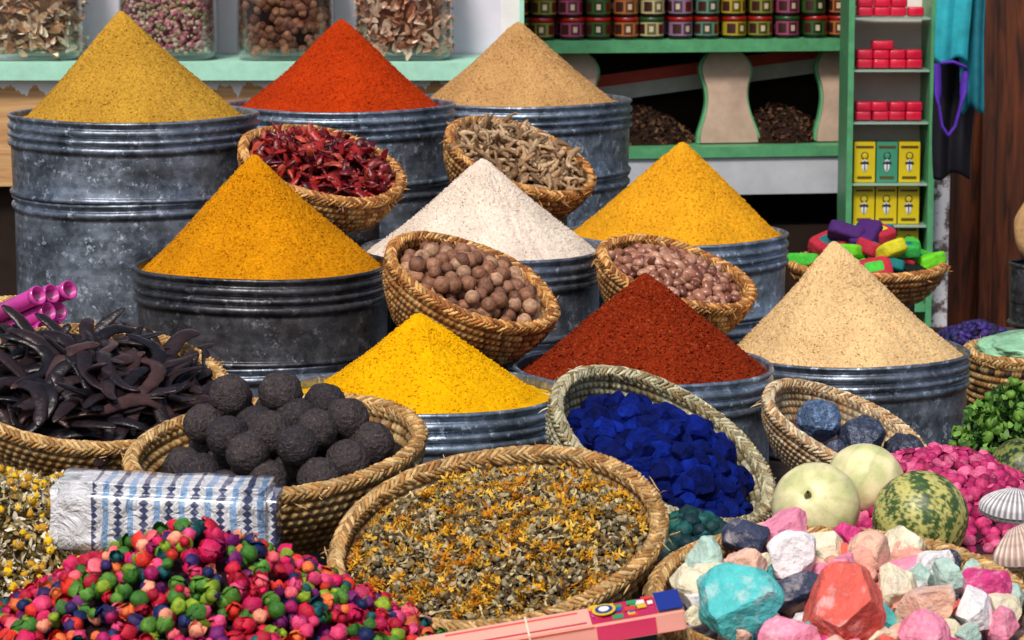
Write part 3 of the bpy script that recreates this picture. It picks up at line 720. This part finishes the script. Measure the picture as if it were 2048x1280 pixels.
# ------------------------------------------------------------------ back left shelf & jars
mint=m_plain('mint_paint',srgb(166,220,196),.5,.4,.1,25,.001)
lil=m_plain('lilac_wall_paint',srgb(232,226,240),.7,.3,.06,6,.001)
green=m_plain('green_paint',srgb(84,156,108),.45,.4,.15,30,.001)
white=m_plain('white_paint',srgb(230,226,226),.6,.3,.08,12,.001)
g=(1,1,1)
dk=m_plain('dark_back_boards',srgb(40,28,22),.8,.2,.3,8,.002)
ob=empty('display_shelf',(0,0,0))
ms=Mass(); ms.box((-1.05,8.14,1.127),(2.06,.40,.046),g); o=ms.build('ledge',mint,False,ob)
ms=Mass(); ms.box((-1.05,8.0,.96),(2.06,.03,.284),g); o=ms.build('front_board',m_wood('pine_board',srgb(170,122,74),srgb(206,164,112),False,.6,drips=1.145),False,ob)
ms=Mass(); ms.box((-1.05,8.06,.655),(2.06,.03,.31),g); o=ms.build('lower_board',dk,False,ob)
ms=Mass()
for i in range(7): ms.box((-1.93+.3*i-.003*i,8.36,1.70),(.292,.03,1.1),g)
ms.build('back_boards',lil,False,ob)
ms=Mass(); ms.box((-.005,8.05,1.42),(.05,.10,1.85),g); ms.build('post',white,False,ob)
ms=Mass(); ms.box((.026,8.03,1.42),(.012,.12,1.86),g); ms.build('post_trim',mint,False,ob)
glass=m_glass('jar_glass'); mjar=m_attr('jar_contents',.75,50,.75,1.2,0,100,.2)
def sq(prof,seg=64,e=4.0):
    th=np.linspace(0,2*np.pi,seg,endpoint=False); c,s=np.cos(th),np.sin(th)
    k=1/(np.abs(c)**e+np.abs(s)**e)**(1/e); p=np.array(prof)
    return grid(np.stack([p[:,0:1]*c*k,p[:,0:1]*s*k,np.repeat(p[:,1:2],seg,1)],-1),seg)
def jar(x,kind):
    e=empty('glass_jar',(x,8.13,1.152)); r=.130; H=.44
    t=sq([(.001,0),(r*.9,0),(r*.97,.008),(r,.025),(r,H-.07),(r*.93,H-.03),(r*.72,H),(r*.72,H+.02),(r*.69,H+.02),(r*.69,H),(r*.90,H-.035),(r*.965,H-.07),(r*.965,.03),(r*.9,.012),(.001,.012)])
    obj_from_tpl('glass_body',t,glass,True,(0,0,0),e)
    t=sq([(.001,H+.05),(r*.76,H+.05),(r*.78,H+.045),(r*.78,H+.01),(r*.74,H+.008)]); obj_from_tpl('lid',t,mint,True,(0,0,0),e)
    ms=Mass(); core={0:srgb(130,96,66),1:srgb(140,80,84),2:srgb(50,28,24),3:srgb(130,84,62)}[kind]
    ms.add(sq([(.001,.014),(r*.83,.016),(r*.84,H-.09),(.001,H-.07)]),np.eye(4),core)
    n={0:800,1:2600,2:620,3:800}[kind]
    for i in range(n):
        a=rng.uniform(-math.pi,math.pi) if rng.random()<.15 else rng.uniform(-math.pi*1.0,0)
        c,s=math.cos(a),math.sin(a); k=1/(abs(c)**4+abs(s)**4)**.25; rr=r*rng.uniform(.84,.92); 
        p=(c*k*rr,s*k*rr,rng.uniform(.02,H-.10))
        if kind in(0,3):
            col=pick([srgb(244,214,182),srgb(224,180,138),srgb(250,230,204),srgb(190,136,98)] if kind==0 else [srgb(240,192,162),srgb(218,158,126),srgb(246,212,186),srgb(180,118,90)])
            ms.add(STR[rng.integers(10)],m4(p,rrot(),(rng.uniform(.03,.05),rng.uniform(.03,.045),.02)),col*rng.uniform(.8,1.15))
        elif kind==1: ms.add(LUMP[rng.integers(8)] if i%3==0 else ICO1,m4(p,rrot(),rng.uniform(.004,.008)),pick([srgb(220,140,150),srgb(226,186,160),srgb(190,100,120),srgb(180,170,126),srgb(240,210,196)])*rng.uniform(.7,1.1))
        else: ms.add(LUMP[rng.integers(8)],m4((p[0]*.96,p[1]*.96,p[2]),rrot(),rng.uniform(.011,.014)),pick([srgb(140,90,68),srgb(112,66,50),srgb(164,114,88)])*rng.uniform(.8,1.1))
    ms.build('contents',mjar,True,e)
for x,k in ((-1.285,0),(-.925,1),(-.61,2),(-.290,3)): jar(x,k)

# ------------------------------------------------------------------ back right shelves with tins
e=empty('market_shelf',(.50,8.8,0),9)
ms=Mass()
ms.box((-.02,.10,1.150),(1.10,.36,.036),g); ms.box((-.02,.02,.846),(1.10,.34,.030),g); ms.build('shelf_boards',green,False,e)
ms=Mass(); ms.box((-.02,-.13,.775),(1.08,.02,.108),g)
ms.build('front_panel',m_plain('grey_white_paint',srgb(186,190,198),.6,.3,.1,10,.001),False,e)
ms=Mass(); ms.box((-.02,.32,1.2),(1.2,.02,1.9),g); ms.box((-.02,.1,1.75),(1.1,.38,.03),g); ms.box((-.02,.08,.32),(1.1,.3,.6),g); ms.build('carcass',dk,False,e)
ms=Mass(); ms.box((.03,.20,1.06),(.9,.01,.035),srgb(200,70,56),np.array(Euler((0,-.12,0)).to_matrix())); ms.box((.03,.205,1.02),(.9,.01,.045),srgb(200,196,190),np.array(Euler((0,-.12,0)).to_matrix()))
ms.build('painted_slat',m_attr('painted_slat',.6,20,.8,1.1,0),False,e)
def divider(x,wd,h,z0,dy=0):
    P0=[(1.0,0),(.98,.10),(.78,.28),(.66,.45),(.68,.60),(.80,.72),(.86,.82),(.72,.93),(.50,1.0)]
    pts=[(wd*.75*a,z0+h*b) for a,b in P0]; fine=[]
    for (a,b),(c,d) in zip(pts[:-1],pts[1:]):
        for k in range(4): fine.append((a+(c-a)*k/4,b+(d-b)*k/4))
    fine.append(pts[-1]); arr=np.array(fine)
    for _ in range(3): arr[1:-1]=(arr[:-2]+2*arr[1:-1]+arr[2:])/4
    pts=arr
    ring_f=[(x-w,-.115+.06*((z-z0)/h)+dy,z) for w,z in pts]+[(x+w,-.115+.06*((z-z0)/h)+dy,z) for w,z in reversed(pts)]
    bm=bmesh.new(); vs=[bm.verts.new(p) for p in ring_f]; f=bm.faces.new(vs); r=bmesh.ops.extrude_face_region(bm,geom=[f])
    for q in r['geom']:
        if isinstance(q,bmesh.types.BMVert): q.co.y+=.02
    bm.verts.index_update(); bmesh.ops.triangulate(bm,faces=bm.faces[:]); bm.verts.index_update(); return tpl_bm(bm)
ms=Mass(); mg=Mass()
for x,w in ((-.33,.12),(.13,.115),(.47,.10)):
    t=divider(x,w,.262,.865,.06); ms.add(t,np.eye(4),g)
    t2=divider(x,w*1.12,.264,.863,.072); mg.add(t2,np.eye(4),g)
ms.build('dividers',m_plain('cream_divider',srgb(180,154,136),.6,.3,.2,9,.001),False,e); mg.build('divider_edges',green,False,e)
mh=m_attr('dark_dried_herbs',.9,80,.6,1.3,0,100,.1)
for i,(x,w,hh) in enumerate(((-.12,.18,.10),(.30,.17,.10),(-.45,.1,.11))):
    ms=Mass(); t=dome_t(1,domef(0,hh,1.6)); t[0][:,0]*=w; t[0][:,1]*=.14; M=m4((x,.07,.862)); ms.add(t,M,srgb(40,26,20))
    xs,ys=sun_pts(600,1.0,.5)
    for a,b in zip(xs,ys): ms.add(STR[rng.integers(10)],M@m4((a*w,b*.14,hh*(1-min(1,math.hypot(a,b))**1.6)+.003),rrot(.6),rng.uniform(.012,.024)),pick([srgb(80,54,40),srgb(50,34,28),srgb(100,74,54)]))
    ms.build('dried_herbs',mh,True,e)
mtin=m_attr('printed_tin',.3,40,.85,1.1,0,100,.5,0,.4)
can=[revolve([(.001,0),(.034,0),(.035,.002),(.035,.010)],32),revolve([(.0352,.010),(.0352,.050)],32),revolve([(.035,.050),(.0365,.051),(.0365,.062),(.035,.0635),(.001,.0635)],32)]
lab=[srgb(170,150,40),srgb(50,90,40),srgb(140,110,140),srgb(130,130,50),srgb(170,100,50),srgb(90,130,110),srgb(150,70,100),srgb(180,170,120)]
ms=Mass()
for c in range(13):
    for d in range(3):
        for k in range(5):
            if c==0 and k>2: continue
            x=-.50+c*.0805; M=m4((x+rng.normal()*.002,-.035+d*.085,1.169+k*.0645),np.array(Euler((0,0,rng.normal()*.3)).to_matrix())); colr=lab[(c*3+k//2)%8]
            ms.add(can[0],M,srgb(24,14,14)); ms.add(can[1],M,colr); ms.add(can[2],M,srgb(140,20,14) if (c+k)%5 else srgb(36,70,30))
            for (a0,a1,z0,z1,cc) in ((-1.95,-1.2,.014,.046,np.array(colr)*.25),(-1.75,-1.42,.022,.038,srgb(210,190,160)),(-2.9,-2.15,.016,.044,srgb(60,30,28)),(-.95,-.3,.016,.044,srgb(90,20,20))):
                aa=np.linspace(a0,a1,6); gr=np.array([[(.0358*math.cos(q),.0358*math.sin(q),zz) for q in aa] for zz in (z0,z1)]); ms.add(grid(gr,6,False),M,cc)
ms.build('spice_tins',mtin,True,e)
# ------------------------------------------------------------------ white cabinet
e=empty('display_cabinet',(1.043,8.35,0))
ms=Mass()
ms.box((0,.10,1.3),(.22,.02,1.84),g); ms.build('back_panel',m_plain('pinkish_white_paint',srgb(236,220,218),.6,.3,.06,10,.001),False,e)
ms=Mass(); 
for s in(-1,1): ms.box((s*.113,0,1.3),(.016,.22,1.84),g)
ms.box((0,0,2.23),(.25,.22,.02),g); ms.box((0,.0,.45),(.21,.2,.02),g); ms.build('frame',green,False,e)
mshf=m_attr('glass_shelf_edge',.2,20,.95,1.05,0,100,.5); ms=Mass()
for z in (1.255,1.112,.968,.798,.682): ms.box((0,-.01,z-.004),(.209,.17,.005),srgb(150,180,165))
ms.build('glass_shelves',mshf,False,e)
def rbox_t():
    bm=bmesh.new(); bmesh.ops.create_cube(bm,size=2); bmesh.ops.bevel(bm,geom=bm.edges[:],offset=.35,segments=3,affect='EDGES',profile=.6); return tpl_bm(bm)
RB=rbox_t()
mred=m_attr('shrink_wrap_red',.3,40,.85,1.1,.001,100,.5,0,.4); ms=Mass()
for z,rws in ((1.255,2),(1.112,2),(.968,2)):
    for r in range(rws):
        for c in range(4):
            if r==1 and c==3 and z>1.2: continue
            M=m4((-.070+c*.046+rng.normal()*.0015,-.03,z+.0135+r*.0255),None,(.0225,.03,.0130)); ms.add(RB,M,srgb(206,16,56)*np.array([rng.uniform(.85,1.1),1,1]))
M=m4((-.02,-.03,1.112+.0135+.051),None,(.03,.03,.0125)); ms.add(RB,M,srgb(206,16,56))
ms.build('red_soap_packs',mred,True,e)
ms=Mass()
for z,rw in ((.798,0),(.682,1),(.572,2)):
    for c in range(3):
        x=-.066+c*.062; base=srgb(208,184,20) if not(rw==0 and c==1) else srgb(60,140,110)
        h=.112 if rw<1 else .106
        ms.box((x,-.04,z+h/2),(.058,.05,h),base); y=-.0662
        ms.box((x,y,z+h*.88),(.048,.001,.006),srgb(90,60,20)); ms.box((x,y,z+h*.12),(.040,.001,.007),srgb(90,70,20))
        ms.add(ICO2,m4((x,y,z+h*.66),None,(.011,.0012,.011)),srgb(30,26,20)); ms.add(ICO2,m4((x,y-.0012,z+h*.66),None,(.008,.0010,.008)),base)
        ms.add(ICO2,m4((x,y-.0005,z+h*.42),None,(.008,.0012,.018)),srgb(220,220,225)); ms.add(ICO2,m4((x,y-.0008,z+h*.48),None,(.013,.0012,.005)),srgb(40,40,60))
        ms.box((x,y-.0012,z+h*.42),(.003,.001,.03),srgb(40,40,60))
ms.box((0,0,.558),(.209,.17,.02),srgb(60,120,90))
ms.build('yellow_spice_boxes',mbx,False,e)
m,nt,b=newmat('peeling_plaster'); n=noise_node(nt,18,6,.7); r=ramp(nt,n.outputs[0],[(.45,srgb(92,78,78)),(.52,srgb(206,204,210))]); nt.links.new(r.outputs[0],b.inputs['Base Color']); bump(nt,b,n.outputs[0],.004); b.inputs['Roughness'].default_value=.9
ms=Mass(); ms.box((1.195,8.42,1.2),(.055,.16,2.4),g); ms.build('plaster_pillar',m,False)
wd=m_wood('varnished_wood',srgb(40,16,9),srgb(104,50,22),True,.35); ms=Mass()
for i in range(10): ms.box((1.285+.116*i,8.50+.004*(i%2),1.4),(.112,.04,2.8),g)
ms.box((1.34,8.44,1.4),(.035,.05,2.8),g); ms.box((1.52,8.44,1.4),(.03,.05,2.8),g)
ms.build('wooden_wall',wd,False)
def cloth(name,x,y,z1,z0,w,mat,wav=.008,ph=0):
    nx,nz=30,30; gr=np.zeros((nz,nx,3))
    for i in range(nz):
        for j in range(nx):
            u=j/(nx-1)-.5; t=i/(nz-1); gr[i,j]=(x+u*w*(1-.15*t)+.004*math.sin(t*5+ph),y+wav*math.sin(u*11+ph+t*1.5)+.006*math.sin(t*6),z1+(z0-z1)*t+.01*math.sin(u*7+ph))
    o=obj_from_tpl(name,grid(gr,nx,False),mat); s=o.modifiers.new('s','SOLIDIFY'); s.thickness=.003; return o
tq=m_plain('turquoise_cloth',srgb(40,160,174),.7,.3,.2,20,.002); pu=m_plain('purple_cloth',srgb(80,40,160),.7,.3,.15,20,.002); bk=m_plain('black_cloth',srgb(20,18,28),.7,.3,.3,20,.003)
tq2=m_plain('teal_cloth',srgb(26,112,128),.7,.3,.2,20,.002)
cloth('turquoise_scarf',1.165,7.95,1.50,1.155,.10,tq,.006); cloth('turquoise_scarf',1.225,7.99,1.50,1.02,.075,tq2,.010,2)
cloth('black_bag',1.185,8.04,1.16,.84,.115,bk,.012,1)
ms=Mass(); pts=[(-.038,0,1.15),(-.036,-.01,1.05),(-.025,-.012,.985),(-.008,-.012,.960),(.010,-.012,.985),(.028,-.01,1.06),(.036,0,1.14),(.0,-.006,1.155),(-.038,0,1.15)]
pp=[Vector(p) for p in pts]; fine=[]
for a,b2 in zip(pp[:-1],pp[1:]):
    for k in range(5): fine.append(tuple(a.lerp(b2,k/5)))
ms.add(sweep(fine,[.012]*len(fine),8,.4),m4((1.160,7.92,0)),g); ms.build('purple_strap',pu)
roof=m_plain('shade_roof_canvas',srgb(150,130,110),.9,.1,.1,5,.002)
ms=Mass(); ms.box((1.22,7.97,1.52),(.26,.014,.014),g); ms.box((1.22,8.2,1.52),(.014,.48,.014),g); ms.build('hanging_rail',bk,False)
ms=Mass(); ms.box((0,9.35,1.6),(5.2,.1,3.2),g); ms.box((-2.4,8.6,1.6),(.1,1.4,3.2),g); ms.box((2.55,8.9,1.6),(.1,.8,3.2),g); ms.build('stall_wall',dk,False)
ms=Mass(); ms.box((0,8.95,2.75),(5.2,1.0,.03),g); ms.build('added_shade_roof',roof,False)  # roof out of view, added and sized to darken the back shelves
t=ICO4; v=np.array([p*(1+.10*noise.noise(Vector(p*2+Vector((3,3,3))))) for p in t[0]])*np.array([.09,.08,.11]); v[:,2]=np.maximum(v[:,2],-.08)
obj_from_tpl('burlap_sack',(v,t[1],t[2]),m_plain('burlap',srgb(190,150,104),.9,.1,.2,60,.003),True,(1.37,7.6,.745))
stand(1.37,7.6,.66,.1)

# ------------------------------------------------------------------ light, world, camera
EL,AZ=50,-16
d=Vector((math.sin(rad(AZ))*math.cos(rad(EL)),-math.cos(rad(AZ))*math.cos(rad(EL)),math.sin(rad(EL))))
L=D.lights.new('sun','SUN'); L.energy=2.9; L.angle=rad(12); L.color=(1,.94,.86)
o=D.objects.new('sun',L); C.collection.objects.link(o); o.rotation_euler=d.to_track_quat('Z','Y').to_euler(); o.location=(-1,-2,6)
w=D.worlds.new('World'); C.scene.world=w; w.use_nodes=True; nt=w.node_tree; bg=nt.nodes['Background']
sk=nt.nodes.new('ShaderNodeTexSky'); sk.sky_type='NISHITA'; sk.sun_disc=False; sk.sun_elevation=rad(EL); sk.sun_rotation=rad(180-AZ); sk.air_density=1.0; sk.dust_density=3.0
nt.links.new(sk.outputs[0],bg.inputs[0]); bg.inputs[1].default_value=.115
cam=D.cameras.new('camera'); cam.lens=36*6000/2048; cam.sensor_width=36; cam.clip_end=300
cam.dof.use_dof=True; cam.dof.focus_distance=5.3; cam.dof.aperture_fstop=13
co=D.objects.new('camera',cam); C.collection.objects.link(co); co.location=(0,0,1.65); co.rotation_euler=(rad(81.5),0,0)
C.scene.camera=co
C.scene.view_settings.view_transform='Standard'; C.scene.view_settings.look='None'; C.scene.view_settings.exposure=0
